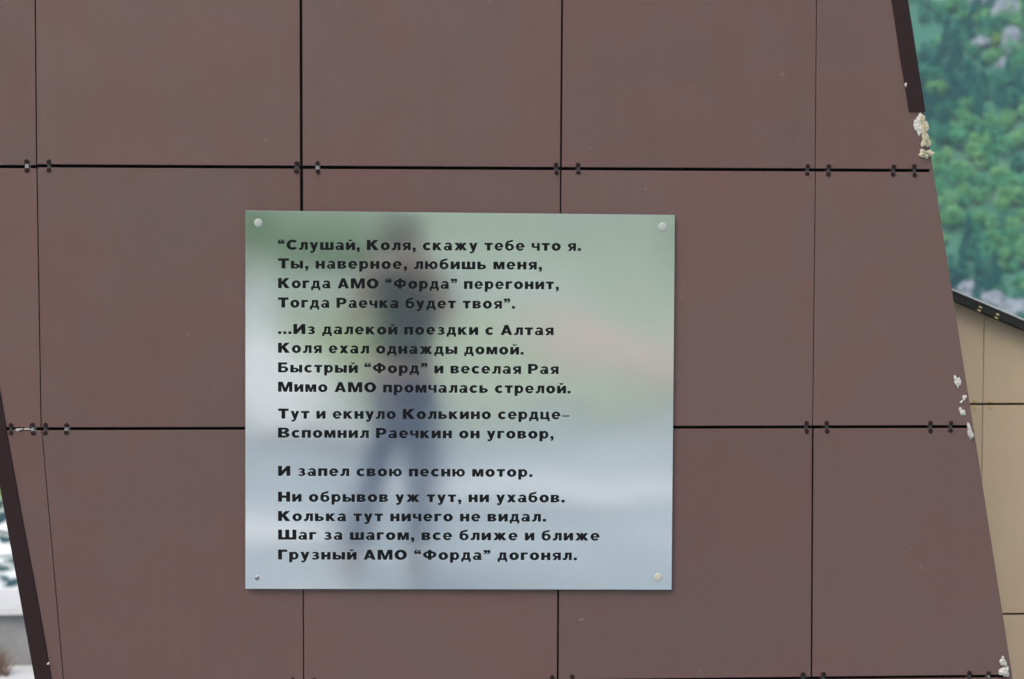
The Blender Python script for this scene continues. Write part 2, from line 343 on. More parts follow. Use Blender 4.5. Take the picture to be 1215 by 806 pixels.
# heavy grotesque letters drawn from bars and bowls (units: 1000 per em)
def _r(x0, y0, x1, y1): return [[(x0, y0), (x1, y0), (x1, y1), (x0, y1)]]
def _a(cx, cy, rx, ry, tx, ty, a0=0, a1=360):
    n = max(3, int(abs(a1 - a0) / 18)); out = []
    for i in range(n):
        p, q = R(a0 + (a1 - a0) * i / n), R(a0 + (a1 - a0) * (i + 1) / n)
        out.append([(cx + rx*math.cos(p), cy + ry*math.sin(p)), (cx + rx*math.cos(q), cy + ry*math.sin(q)),
                    (cx + (rx-tx)*math.cos(q), cy + (ry-ty)*math.sin(q)), (cx + (rx-tx)*math.cos(p), cy + (ry-ty)*math.sin(p))])
    return out
def _m(ps, w): return [[(w - x, y) for x, y in p] for p in ps]
def low(x, X, S, H):
    """letters with the same build in both cases; X height, S stem, H bar"""
    k = X / 520
    d = {
     'н': (580*k, _r(0,0,S,X) + _r(580*k-S,0,580*k,X) + _r(S,X*.5-H/2,580*k-S,X*.5+H/2)),
     'п': (570*k, _r(0,0,S,X) + _r(570*k-S,0,570*k,X) + _r(S,X-H,570*k-S,X)),
     'о': (600*k, _a(300*k,X/2,300*k,X/2+12,S,H*1.02)),
     'с': (520*k, _a(295*k,X/2,295*k,X/2+12,S,H*1.02,42,318)),
     'г': (430*k, _r(0,0,S,X) + _r(S,X-H,430*k,X)),
     'т': (520*k, _r(0,X-H,520*k,X) + _r(260*k-S/2,0,260*k+S/2,X-H)),
     'и': (590*k, _r(0,0,S,X) + _r(590*k-S,0,590*k,X) + [[(S*.9,0),(S*.9,X*.42),(590*k-S*.9,X),(590*k-S*.9,X*.58)]]),
     'ш': (880*k, _r(0,0,S,X) + _r(440*k-S/2,0,440*k+S/2,X) + _r(880*k-S,0,880*k,X) + _r(S,0,440*k-S/2,H) + _r(440*k+S/2,0,880*k-S,H)),
     'к': (590*k, _r(0,0,S,X) + [[(S*.9,X*.34),(S*.9,X*.60),(355*k,X),(580*k,X),(330*k,X*.55)]] + [[(590*k,0),(365*k,0),(225*k,X*.40),(330*k,X*.62)]]),
     'м': (720*k, _r(0,0,S*.9,X) + _r(720*k-S*.9,0,720*k,X) + [[(S*.6,X),(S*1.25,X),(430*k,0),(290*k,0)]] + [[(720*k-S*.6,X),(720*k-S*1.25,X),(290*k,0),(430*k,0)]]),
     'в': (560*k, _r(0,0,S,X) + _r(S,X-H*.85,310*k,X) + _r(S,X*.5-H*.36,320*k,X*.5+H*.36) + _r(S,0,320*k,H*.85) + _a(310*k,X*.745,225*k,X*.255,S*.92,H*.8,-90,90) + _a(310*k,X*.27,250*k,X*.27,S*.92,H*.8,-90,90)),
     'ь': (560*k, _r(0,0,S,X) + _r(S,X*.62-H*.8,310*k,X*.62) + _r(S,0,310*k,H*.85) + _a(310*k,X*.31,250*k,X*.31,S*.92,H*.82,-90,90)),
    }
    return d[x]
GL = {}
for ch in 'нпосгтишкмвь': GL[ch] = low(ch, 545, 205, 140)
for ch, src in zip('НСГТИШКМВ', 'нсгтишкмв'): GL[ch] = low(src, 716, 240, 165)
GL['О'] = low('о', 716, 240, 165)
brv = lambda cx: _a(cx, 755, 135, 140, 62, 85, 188, 352)
GL['й'] = (590, GL['и'][1] + brv(295))
GL['а'] = (575, _r(375,0,550,330) + _a(285,345,265,187,175,100,0,152) + _a(225,150,225,162,150,88) + _r(225,218,380,306) + _r(500,0,575,60))
GL['е'] = (595, _a(298,260,298,272,172,118,0,322) + _r(160,212,590,300))
GL['б'] = (600, _a(300,232,300,244,172,122) + [[(0,232),(0,400),(60,560),(180,560),(170,440),(172,232)], [(60,560),(130,640),(260,675),(300,560),(180,500)], [(260,675),(520,735),(520,610),(290,550)]])
GL['д'] = (640, _r(0,-135,125,0) + _r(515,-135,640,0) + _r(0,0,640,118) + _r(395,118,565,520) + [[(75,110),(225,110),(290,300),(290,400),(140,400),(135,260)]] + _r(140,400,395,520))
GL['ж'] = (900, _r(362,0,538,520) + [[(370,180),(370,330),(245,520),(25,520),(240,250)], [(340,310),(230,270),(0,0),(225,0),(380,215)]] + _m([[(370,180),(370,330),(245,520),(25,520),(240,250)], [(340,310),(230,270),(0,0),(225,0),(380,215)]], 900))
GL['з'] = (510, _a(245,382,235,150,170,96,-90,155) + _a(250,150,260,162,178,100,-155,90) + _r(150,222,260,314))
GL['л'] = (590, _r(415,0,590,520) + _r(150,395,415,520) + [[(150,395),(320,395),(310,230),(270,90),(180,0),(120,140),(150,260)], [(0,0),(180,0),(180,130),(0,130)]])
GL['р'] = (600, _r(0,-195,175,520) + _a(325,260,275,272,168,122))
GL['у'] = (580, [[(0,520),(195,520),(372,90),(290,-60),(205,20)], [(580,520),(392,520),(200,0),(300,-120),(372,-20)], [(60,-195),(60,-70),(180,-75),(330,-60),(360,-60),(290,-160),(190,-205)]])
GL['х'] = (600, [[(0,520),(215,520),(600,0),(385,0)], [(600,520),(385,520),(0,0),(215,0)]])
GL['ц'] = (640, _r(0,0,175,520) + _r(395,0,570,520) + _r(175,0,395,125) + _r(515,-140,640,120))
GL['ч'] = (560, _r(385,0,560,520) + _r(0,300,172,520) + _a(190,300,190,115,175,95,180,275) + _r(195,185,385,290))
GL['ы'] = (820, GL['ь'][1] + _r(620,0,820,545))
GL['ю'] = (850, _r(0,0,175,520) + _r(175,198,300,322) + _a(565,260,285,272,165,122))
GL['я'] = (560, _r(385,0,560,520) + _r(250,405,385,520) + _r(250,190,385,290) + _a(255,355,245,165,165,100,90,270) + [[(0,0),(205,0),(385,210),(260,240),(195,215)]])
GL['А'] = (800, [[(0,0),(215,0),(490,716),(290,716)], [(800,0),(585,0),(310,716),(510,716)]] + _r(190,130,610,262))
GL['Р'] = (700, _r(0,0,215,716) + _r(215,566,400,716) + _r(215,240,400,375) + _a(400,478,290,238,205,140,-90,90))
GL['Б'] = (700, _r(0,0,215,716) + _r(215,566,610,716) + _r(215,315,400,435) + _r(215,0,400,130) + _a(400,218,290,218,200,128,-90,90))
GL['Ф'] = (900, _r(350,0,550,716) + _a(450,370,450,270,190,135))
GL['.'] = (190, _r(0,0,190,180)); GL[','] = (195, [[(0,180),(195,180),(195,0),(95,0),(0,0)], [(85,0),(195,0),(170,-110),(30,-170),(10,-100),(85,-60)]])
GL['–'] = (480, _r(0,195,480,275))
_q = [[(0,430),(190,430),(190,590),(0,590)], [(0,590),(80,590),(110,650),(190,660),(190,730),(60,700),(5,640)]]
GL['“'] = (430, _q + [[(x+235, y) for x, y in p] for p in _q])
GL['”'] = (430, [[(430-x, 1150-y) for x, y in p] for p in GL['“'][1]])
for ch in 'абдежзйлрухцчыюя':
    if ch not in 'йы': GL[ch] = (GL[ch][0], [[(x, y * 1.048) for x, y in p] for p in GL[ch][1]])
EM = .0232 / 716
for txt, x0, z0, x1, z1 in LINES:
    vs, fs, pen = [], [], 0.; pp = []
    for ch in txt:
        if ch == ' ': pen += 370; continue
        wd, polys = GL[ch]
        for i, p in enumerate(polys):
            pp.append([(pen + x, y, i) for x, y in p]); pp.append([(pen + x + 30, y + 8, i + 40) for x, y in p])
        pen += wd + 165
    pen -= 135; sx = (x1 - x0) / pen
    for p in pp:
        b0 = len(vs)
        ar = sum(p[i-1][0]*p[i][1] - p[i][0]*p[i-1][1] for i in range(len(p)))
        if ar < 0: p = p[::-1]
        for x, y, i in p:
            vs.append((x0 + x*sx - PL.x, -.01225 - i*3e-6 - PL.y, z0 + (z1-z0)*x/pen + y*EM - PL.z))
        fs.append(tuple(range(b0, len(vs))))
    me = bpy.data.meshes.new('lettering'); me.from_pydata(vs, [], fs)
    o = link('lettering', me, M_INK, plq); o['kind'] = 'stuff'

# ------------------------------------------------------------ beige clad slab behind, right
by = .88
bw = empty('beige_tiled_wall', (3.6, by, 0))
tag(bw, 'beige tiled wall with a sloping dark metal coping behind the brown wall', 'wall')
def ZC(x): return 1.4936 - .4115 * (x - 2.400)
def bl(o): o.location = Vector(o.location) - Vector((3.6, by, 0)); return o
X0b, X1b = 1.2, 4.1
bl(fin('core', prism([(X0b, 0), (X1b, 0), (X1b, ZC(X1b) - .03), (X0b, ZC(X0b) - .03)], by + .03, by + .30), M_CORE, bw))
bjz = [2.384, 1.781, 1.178, .575, .0]
bjx = [1.28, 1.884, 2.4885, 3.092, 3.696, 4.3]
for zi in range(4):
    for xi in range(5):
        a, b = bjx[xi] + .0007, bjx[xi+1] - .0007; t_, o_ = bjz[zi] - .003, bjz[zi+1] + (.003 if zi < 3 else .006)
        poly = [(a, t_), (b, t_), (b, o_), (a, o_)]
        poly = clip(poly, lambda p: ZC(p[0]) - .0215 - p[1]); poly = clip(poly, lambda p: X1b - p[0])
        if len(poly) < 3: continue
        cx = sum(p[0] for p in poly) / len(poly); cz = sum(p[1] for p in poly) / len(poly)
        o = fin('tile', prism([(p[0]-cx, p[1]-cz) for p in poly], 0, .0105, .0012), M_BEIGE, bw)
        o.location = (cx - 3.6, tr.uniform(-.0006, .0006), cz); o.rotation_euler = (R(tr.uniform(-.1, .1)), 0, R(tr.uniform(-.1, .1)))
cxa, cxb = X0b - .05, X1b + .06
bl(fin('coping', prism([(cxa, ZC(cxa) - .025), (cxb, ZC(cxb) - .025), (cxb, ZC(cxb) + .0), (cxa, ZC(cxa) + .0)], by - .05, by + .34, .002), M_COPE, bw))
bl(fin('coping_sheet', prism([(cxa, ZC(cxa) + .0005), (cxb, ZC(cxb) + .0005), (cxb, ZC(cxb) + .0065), (cxa, ZC(cxa) + .0065)], by - .054, by + .345, .001), M_COPET, bw))
CLB = CLM.copy(); CLB.materials.clear(); CLB.materials.append(M_CLIPB)
for x, z in [(2.466, 1.178), (2.512, 1.178), (3.07, 1.178), (3.116, 1.178), (2.466, .575), (2.512, .575), (3.07, .575), (3.116, .575)]:
    c = bpy.data.objects.new('clip', CLB); COL.objects.link(c); c.parent = bw; c.location = (x - 3.6, -.001, z)
for x in (2.459, 2.508, 3.05, 3.1):
    c = bpy.data.objects.new('clip', CLB); COL.objects.link(c); c.parent = bw; c.location = (x - 3.6, -.0535, ZC(x) - .0185); c.rotation_euler = (0, R(22.4), 0); c.scale = (1, 1, .55)

# ------------------------------------------------------------ ground and water
def fbm(x, y, s, o=4, seed=0.):
    return noise.fractal(Vector((x / s, y / s, seed)), 1.0, 2.0, o)
def sst(a, b, t):
    t = min(1, max(0, (t - a) / (b - a))); return t * t * (3 - 2 * t)
def gz(x, y):
    z = 0.
    z -= .99 * sst(2.0, 5.5, y)
    z -= 2.9 * sst(8.3, 13.0, y)               # down the bank to the river bed
    z += 2.1 * sst(27.5, 33, y)                  # far bank
    z -= 14.5 * sst(45, 330, y)
    if y > 34: z += .5 * fbm(x, y, 14)
    if y < -22: z += 1.2 * sst(22, 70, -y) * (.3 + fbm(x, y, 25))
    return z
def sheet(name, xs, ys, f, mt, smooth=True):
    nx, ny = len(xs), len(ys)
    vs = [(x, y, f(x, y)) for y in ys for x in xs]
    fs = [(j*nx+i, j*nx+i+1, (j+1)*nx+i+1, (j+1)*nx+i) for j in range(ny-1) for i in range(nx-1)]
    me = bpy.data.meshes.new(name); me.from_pydata(vs, [], fs)
    if smooth: me.polygons.foreach_set('use_smooth', [True] * len(me.polygons))
    return link(name, me, mt)
def axis(spec):
    out = []
    for a, b, st in spec: out += list(np.arange(a, b, st))
    return out + [spec[-1][1]]
def ramp_mat(name, stops, scale, rough=.9, bump=.3, bscale=30, bdist=.02, scale2=None, vec='Object'):
    M = bpy.data.materials.new(name); M.use_nodes = True; t = M.node_tree; b = t.nodes['Principled BSDF']
    tc = t.nodes.new('ShaderNodeTexCoord'); n = t.nodes.new('ShaderNodeTexNoise'); n.inputs['Scale'].default_value = scale; n.inputs['Detail'].default_value = 8; n.inputs['Roughness'].default_value = .62
    if scale2:
        mp = t.nodes.new('ShaderNodeMapping'); mp.inputs['Scale'].default_value = scale2
        t.links.new(tc.outputs[vec], mp.inputs[0]); t.links.new(mp.outputs[0], n.inputs['Vector'])
    else: t.links.new(tc.outputs[vec], n.inputs['Vector'])
    rp = t.nodes.new('ShaderNodeValToRGB'); e = rp.color_ramp.elements
    while len(e) < len(stops): e.new(.5)
    for q, (p, c) in enumerate(stops): e[q].position = p; e[q].color = (*c, 1)
    t.links.new(n.outputs[0], rp.inputs[0]); t.links.new(rp.outputs[0], b.inputs['Base Color'])
    b.inputs['Roughness'].default_value = rough
    n2 = t.nodes.new('ShaderNodeTexNoise'); n2.inputs['Scale'].default_value = bscale; n2.inputs['Detail'].default_value = 6
    t.links.new(tc.outputs[vec], n2.inputs['Vector'])
    bp = t.nodes.new('ShaderNodeBump'); bp.inputs['Strength'].default_value = bump; bp.inputs['Distance'].default_value = bdist
    t.links.new(n2.outputs[0], bp.inputs['Height']); t.links.new(bp.outputs[0], b.inputs['Normal'])
    return M, b, rp, t
M_GRAVEL, *_ = ramp_mat('pale_gravel', [(.34, (.21, .26, .285)), (.5, (.32, .385, .42)), (.7, (.46, .49, .52))], .45, bump=.6, bscale=60)
M_GRASS, *_ = ramp_mat('meadow', [(.3, (.09, .15, .04)), (.5, (.16, .24, .07)), (.7, (.24, .29, .12))], .35, bump=.5, bscale=9, bdist=.05)
M_EARTH, *_ = ramp_mat('pink_earth', [(.3, (.36, .27, .23)), (.7, (.48, .39, .34))], .8, bump=.5)
M_CAPST, *_ = ramp_mat('pale_concrete', [(.3, (.50, .52, .53)), (.7, (.62, .63, .64))], 2.5, bump=.2, bscale=40)
M_CONC, *_ = ramp_mat('concrete', [(.3, (.20, .21, .22)), (.7, (.30, .30, .30))], 2.5, bump=.3, bscale=40)
M_HILL, *_ = ramp_mat('hill_soil', [(.40, (.03, .15, .11)), (.55, (.05, .18, .12)), (.74, (.16, .22, .18))], .035, bump=.6, bscale=.4, bdist=.8)
M_MEAD, *_ = ramp_mat('pale_meadow', [(.3, (.20, .28, .17)), (.5, (.27, .34, .23)), (.7, (.36, .40, .32))], .25, bump=.5, bscale=9, bdist=.05)
M_SAGE, *_ = ramp_mat('sage_slope', [(.3, (.20, .29, .18)), (.55, (.27, .35, .24)), (.75, (.30, .34, .27))], .03, bump=.4, bscale=.3, bdist=.6)
xs = axis([(-1500, -200, 130), (-200, -30, 10), (-30, 30, 1.0), (30, 200, 10), (200, 1500, 130)])
ys = axis([(-1500, -200, 130), (-200, -24, 8), (-24, 2, 2.), (2, 14, .5), (14, 45, 1.5), (45, 400, 12), (400, 1500, 110)])
ground = sheet('ground', xs, ys, gz, M_GRAVEL); tag(ground, kind='structure')
# meadow around the gravel yard
def patch(name, cx, cy, rx, ry, mt, dz=.006, seed=0, n=72, rings=14):
    vs = [(cx, cy, gz(cx, cy) + dz)]; fs = []
    for k in range(1, rings + 1):
        for q in range(n):
            a = math.tau * q / n; w_ = 1 + .13 * noise.noise(Vector((math.cos(a)*2, math.sin(a)*2, seed)))
            x, y = cx + rx*w_*math.cos(a)*k/rings, cy + ry*w_*math.sin(a)*k/rings
            vs.append((x, y, gz(x, y) + dz))
    for q in range(n): fs.append((0, 1+q, 1+(q+1) % n))
    for k in range(rings-1):
        for q in range(n): fs.append((1+k*n+q, 1+(k+1)*n+q, 1+(k+1)*n+(q+1) % n, 1+k*n+(q+1) % n))
    me = bpy.data.meshes.new(name); me.from_pydata(vs, [], fs); o = link(name, me, mt); return tag(o, kind='structure')
patch('path', 2.2, -8.1, 1.5, .75, M_CAPST, dz=.008, seed=8, rings=4)
patch('lawn', .22, -31, .95, 15, M_GRASS, dz=.10, seed=1)
patch('meadow', 3.0, -74, 46, 61, M_MEAD, dz=.05, seed=5, n=120, rings=60)
patch('dirt_patch', 4.0, -24, 1.3, 8.5, M_EARTH, dz=.10, seed=3)
patch('path', -.45, -6.1, 1.0, .8, M_CAPST, dz=.008, seed=9, rings=4)
def ribbon(name, pts, wd, mt, dz):
    vs, fs = [], []
    P = []
    for (a, b) in zip(pts, pts[1:]):
        for k in range(8): P.append((a[0] + (b[0]-a[0])*k/8, a[1] + (b[1]-a[1])*k/8))
    for i, (x, y) in enumerate(P):
        w_ = wd * (1 + .2 * noise.noise(Vector((x, y, 0))))
        for q in (-.5, 0, .5): vs.append((x + q*w_, y, gz(x + q*w_, y) + dz))
        if i: fs += [(3*i-3, 3*i-2, 3*i+1, 3*i), (3*i-2, 3*i-1, 3*i+2, 3*i+1)]
    me = bpy.data.meshes.new(name); me.from_pydata(vs, [], fs); return tag(link(name, me, mt), kind='structure')
ribbon('track', [(.0, -11), (-.55, -17), (-1.3, -25), (-2.2, -36), (-4.2, -50)], 1.0, M_CAPST, .12)
# far bank meadow
fb = sheet('riverbank', axis([(-400, 400, 12)]), axis([(28, 60, 2), (60, 345, 14)]), lambda x, y: gz(x, y) + .05 + .12, M_GRASS); tag(fb, kind='structure')

# river with rapids
def water():
    M, b, rp, t = ramp_mat('rapids', [(.36, (.01, .04, .04)), (.475, (.025, .08, .08)), (.51, (.78, .82, .82)), (.60, (.93, .95, .95))], 1.0, rough=.25, bump=.8, bscale=3, bdist=.06, scale2=(2.0, 1.5, 1))
    return M
M_WATER = water()
rv = sheet('river', axis([(-120, -14, 4), (-14, 14, .35), (14, 120, 4)]), axis([(9, 42, .35)]),
           lambda x, y: -3.0 + .20 * fbm(x * .45, y * 1.2, 1.6, 3) * (1 if abs(x) < 40 else 0), M_WATER)
tag(rv, kind='structure')

# ------------------------------------------------------------ hillside beyond the river
def hz(x, y):
    b = 345 + 14 * fbm(x, 0, 60, 3, 5.)
    d = max(0, y - b)
    z = -16.5 + .74 * d - .00045 * d * d
    z += sst(0, 30, d) * (5 * fbm(x, y, 38, 5, 2.) + 2. * fbm(x, y, 9, 3, 7.))
    if y < b: z -= .12 * (b - y)
    return z
hs = sheet('hillside', axis([(-420, -60, 20), (-60, 260, 4), (260, 520, 20)]), axis([(322, 480, 3.5), (480, 780, 12)]), hz, M_HILL)
tag(hs, kind='structure')
def hb(x, y):
    d = max(0, -y - 110)
    return -1.2 + .34 * d - .0004 * d * d + sst(0, 60, d) * 7 * fbm(x, y, 70, 5, 3.)
hs2 = sheet('hill', axis([(-500, 500, 16)]), axis([(-520, -100, 12)]), hb, M_SAGE)
tag(hs2, kind='structure')

# rock material and outcrops
M_ROCK, *_ = ramp_mat('pale_rock', [(.3, (.17, .20, .25)), (.5, (.24, .28, .35)), (.7, (.33, .37, .45))], .5, bump=1, bscale=1.5, bdist=.4)
def rock(x, y, sx, sy, sz, seed, label, cat='boulder', dz=0, group=None):
    bm = bmesh.new(); bmesh.ops.create_icosphere(bm, subdivisions=3, radius=1)
    for v in bm.verts:
        d = v.co.normalized()
        c = 1 + .35 * noise.fractal(d * 1.4 + Vector((seed * 3.1, 0, 0)), 1, 2, 4)
        c = min(c, 1.08)
        v.co = Vector((d.x * sx * c, d.y * sy * c, d.z * sz * c))
    o = fin(('boulder' if cat == 'boulder' else 'rock_outcrop'), bm, M_ROCK)
    o.location = (x, y, hz(x, y) + dz); o.rotation_euler = (0, 0, seed)
    return tag(o, label, cat, group)
def hill_at(px_slope, elev, ylo=344, yhi=500):
    """where on the hillside a sight line of given slopes lands (x per metre, rise per metre)"""
    y = ylo
    while y < yhi:
        x = .826 + px_slope * (y + 4.57)
        if hz(x, y) > 1.65 + elev * (y + 4.57): return x, y
        y += .5
    return .826 + px_slope * yhi, yhi
for i, (ps, el, sx, sz, lb) in enumerate([
    (.2935, -.0265, 4.2, 2.6, 'pale grey boulder just over the highest visible bit of the coping'),
    (.3055, -.0325, 3.6, 2.6, 'pale boulder half hidden by the coping at the foot of the slope'),
    (.3180, -.0360, 4.0, 2.8, 'pale boulder over the coping at the right edge of the photo')]):
    x, y = hill_at(ps, el); rock(x, y - 4, sx, 2.2, sz, i + 1, lb, dz=1.6, group='boulders at the foot of the slope')
for i, (ps, el, sx, sz, lb) in enumerate([
    (.2760, .1190, 6.0, 2.6, 'pale rock face at the top of the wooded slope beside the trim'),
    (.2985, .1185, 5.0, 2.4, 'pale rock face at the top of the wooded slope, middle of three'),
    (.3150, .1150, 4.6, 3.2, 'pale rock face in the top right corner of the photo'),
    (.3020, .1000, 2.2, 1.6, 'small pale outcrop among bushes high on the slope'),
    (.3170, .0980, 2.4, 4.0, 'tall narrow pale outcrop near the right edge, high on the slope'),
    (.3130, .0850, 1.4, 2.6, 'narrow grey outcrop below the tall one on the slope')]):
    x, y = hill_at(ps, el); rock(x, y - .5, sx, 2.4, sz, i + 11, lb, cat='rock', dz=.8)

# trees: crowns of many small leaf clumps
def crown_arrays(x, y, z, rx, rz, n, col, r, conic=False, leaf=.55):
    u = r.normal(size=(n, 3)); u /= np.linalg.norm(u, axis=1)[:, None]
    # lobes make the outline uneven
    lob = r.normal(size=(7, 3)); lob /= np.linalg.norm(lob, axis=1)[:, None]; lob[:, 2] = np.abs(lob[:, 2]) * .8
    k = (u @ lob.T).max(axis=1); rad = (.62 + .42 * np.clip((k - .45) / .55, 0, 1) ** 1.2) * r.uniform(.55, 1.05, n) ** .4
    c = u * rad[:, None] * np.array([rx, rx, rz])
    if conic:
        h = r.uniform(0, 1, n) ** 1.3; a = r.uniform(0, 6.283, n); q = (1 - h) * rx * r.uniform(.5, 1.05, n) * (1 + .2 * np.sin(h * 30))
        c = np.stack([q*np.cos(a), q*np.sin(a), (h*2 - 1) * rz], 1)
    c += np.array([x, y, z])
    t = r.normal(size=(n, 3)); t /= np.linalg.norm(t, axis=1)[:, None]
    s = np.cross(t, r.normal(size=(n, 3))); s /= np.linalg.norm(s, axis=1)[:, None]
    sz = leaf * r.uniform(.55, 1.2, n)[:, None]
    V = np.stack([c - t*sz, c + s*sz*.7, c + t*sz, c - s*sz*.7], 1).reshape(-1, 3)
    cc = np.clip(np.array(col)[None, :] * r.uniform(.72, 1.3, n)[:, None] * (1 + r.normal(size=(n, 3)) * .05), 0, 1)
    return V, np.repeat(cc, 4, axis=0)
def leaf_mesh(name, Vs, Cs, mt, parent=None):
    V = np.concatenate(Vs).astype('f'); C = np.concatenate(Cs); n = len(V) // 4
    me = bpy.data.meshes.new(name); me.vertices.add(len(V)); me.vertices.foreach_set('co', V.ravel())
    me.loops.add(n*4); me.loops.foreach_set('vertex_index', np.arange(n*4, dtype='i'))
    me.polygons.add(n); me.polygons.foreach_set('loop_start', np.arange(0, n*4, 4, dtype='i'))
    me.update(calc_edges=True)
    a = me.color_attributes.new('leaf', 'FLOAT_COLOR', 'POINT'); a.data.foreach_set('color', np.concatenate([C, np.ones((len(C), 1))], 1).astype('f').ravel())
    return link(name, me, mt, parent)
def leaf_mat():
    M = bpy.data.materials.new('leaves'); M.use_nodes = True; t = M.node_tree; b = t.nodes['Principled BSDF']; out = t.nodes['Material Output']
    a = t.nodes.new('ShaderNodeAttribute'); a.attribute_name = 'leaf'
    t.links.new(a.outputs['Color'], b.inputs['Base Color']); b.inputs['Roughness'].default_value = .7; b.inputs['Specular IOR Level'].default_value = .2
    tr_ = t.nodes.new('ShaderNodeBsdfTranslucent'); t.links.new(a.outputs['Color'], tr_.inputs[0])
    mx = t.nodes.new('ShaderNodeMixShader'); mx.inputs[0].default_value = .35
    t.links.new(b.outputs[0], mx.inputs[1]); t.links.new(tr_.outputs[0], mx.inputs[2]); t.links.new(mx.outputs[0], out.inputs[0]); return M
M_LEAF = leaf_mat(); M_BARK = mat('bark', (.10, .08, .06), .9, noise_amt=.3, nscale=3)
G_LIGHT = [(.20, .50, .23), (.12, .44, .24), (.25, .54, .23)]; G_MID = [(.07, .34, .22), (.055, .29, .21)]; G_DARK = [(.025, .19, .18), (.03, .21, .185)]
Vs, Cs = [], []; trunks = bmesh.new(); nt_ = 0
def trunk_to(bm, x, y, z0, z1, r0):
    a = [bm.verts.new((x + r0*math.cos(k*1.2566), y + r0*math.sin(k*1.2566), z0)) for k in range(5)]
    b = [bm.verts.new((x + .3*r0*math.cos(k*1.2566), y + .3*r0*math.sin(k*1.2566), z1)) for k in range(5)]
    for k in range(5): bm.faces.new((a[k], a[(k+1) % 5], b[(k+1) % 5], b[k]))
def wood_tree(x, y, s, n):
    z = hz(x, y); f = fbm(x, y, 26, 3, 9.) + rng.uniform(-.35, .35)
    bare = fbm(x, y, 16, 3, 21.)
    if bare > .58 and rng.random() < .75: return
    if y > 440 and rng.random() < .35: return
    con = f < -.22
    col = G_DARK[rng.integers(2)] if con else (G_LIGHT[rng.integers(3)] if f > .1 else G_MID[rng.integers(2)])
    if con:
        h = rng.uniform(3.8, 6.2) * s; rx = h * .24
        v, c = crown_arrays(x, y, z + h*.55, rx, h*.5, n, col, rng, True, .5*s)
    else:
        rx = rng.uniform(1.0, 2.3) * s; rz = rx * rng.uniform(.8, 1.25)
        v, c = crown_arrays(x, y, z + rz*1.15, rx, rz, n, col, rng, False, .36*s); h = rz*1.6
    Vs.append(v); Cs.append(c); trunk_to(trunks, x, y, z - .3, z + h*.7, .14*s)
keep = [(.2870, .0020), (.3095, .0960), (.2785, .0700), (.2900, .0450), (.3120, .0250), (.2830, .0930), (.3000, .0600), (.2960, -.0070)]
keep_xy = [hill_at(*k) for k in keep]
for gx in np.arange(20, 215, 2.5):
    for gy in np.arange(344, 480, 2.5):
        x, y = gx + rng.uniform(-1.6, 1.6), gy + rng.uniform(-1.5, 1.5)
        if any((x-a)**2 + (y-b)**2 < 5 for a, b in keep_xy): continue
        q = (x - .8) / (y + 4.6)
        near = .235 < q < .35
        wood_tree(x, y, 1.0 if near else 1.1, 170 if near else 60)
for k in range(3200):
    x = rng.uniform(-400, 500); y = rng.uniform(346, 700)
    if 15 < x < 220 and y < 480: continue
    wood_tree(x, y, 1.6, 44)
wood = leaf_mesh('forest', Vs, Cs, M_LEAF); tag(wood, kind='stuff'); wood['label'] = 'dense mixed wood of light and dark green trees on the far hillside'; wood['category'] = 'forest'
ft = fin('forest_trunks', trunks, M_BARK); tag(ft, kind='stuff'); ft['label'] = 'thin dark trunks under the crowns of the hillside wood'; ft['category'] = 'tree trunks'
def tree(name, x, y, z, rx, rz, h0, col, label, n=420, leaf=.4, conic=False, group=None, r0=.16):
    t = empty(name, (x, y, z)); tag(t, label, 'tree', group)
    v, c = crown_arrays(0, 0, h0, rx, rz, n, col, rng, conic, leaf)
    leaf_mesh('crown', [v], [c], M_LEAF, t)
    bm = bmesh.new(); r1 = r0
    pr = None
    for k in range(6):
        zz = (h0 + rz*.4) * k / 5; rr = r0 * (1 - .15*k); ox = .08*rx*math.sin(k*1.3)
        ring = [bm.verts.new((ox + rr*math.cos(a), rr*math.sin(a), zz - .2)) for a in [math.tau*q/8 for q in range(8)]]
        if pr:
            for q in range(8): bm.faces.new((pr[q], pr[(q+1) % 8], ring[(q+1) % 8], ring[q]))
        pr = ring
    for k in range(5):
        a = k*1.3; d = Vector((math.cos(a)*rx*.6, math.sin(a)*rx*.6, h0 + rz*.3*math.sin(k))); s0 = Vector((0, 0, h0*.55 + .1*k)); sd_ = Vector((-math.sin(a), math.cos(a), 0))*r0*.35
        q = [bm.verts.new(p) for p in (s0 - sd_, s0 + sd_, s0 + Vector((0, 0, r0*.6)), d)]
        for f in ((0,1,3), (1,2,3), (2,0,3)): bm.faces.new([q[i] for i in f])
    fin('trunk', bm, M_BARK, t); return t
kinds = [('broadleaf_tree', 2.6, 2.6, G_LIGHT[0], 'round light green tree standing out above the boulders on the slope', False),
 ('broadleaf_tree', 1.7, 2.0, (.24, .42, .10), 'bright yellow green young tree high on the slope by the outcrops', False),
 ('broadleaf_tree', 2.8, 2.4, G_LIGHT[2], 'broad light green tree near the end of the dark trim', False),
 ('broadleaf_tree', 2.7, 2.3, G_LIGHT[1], 'wide pale green tree half way up the wooded slope', False),
 ('broadleaf_tree', 2.2, 2.4, G_LIGHT[2], 'light green tree at the right edge above the coping', False),
 ('conifer_tree', 2.0, 4.2, G_DARK[0], 'dark pointed conifer in the upper part of the wooded slope', True),
 ('conifer_tree', 1.9, 3.8, G_DARK[1], 'dark blue green conifer in the middle of the wooded slope', True),
 ('conifer_tree', 1.7, 3.4, G_DARK[0], 'dark slim conifer low on the slope beside the round light tree', True)]
for (nm, rx, rz, col, lb, cn), (x, y) in zip(kinds, keep_xy):
    tree(nm, x, y, hz(x, y), rx, rz, rz*1.1, col, lb, 420, .42, cn)

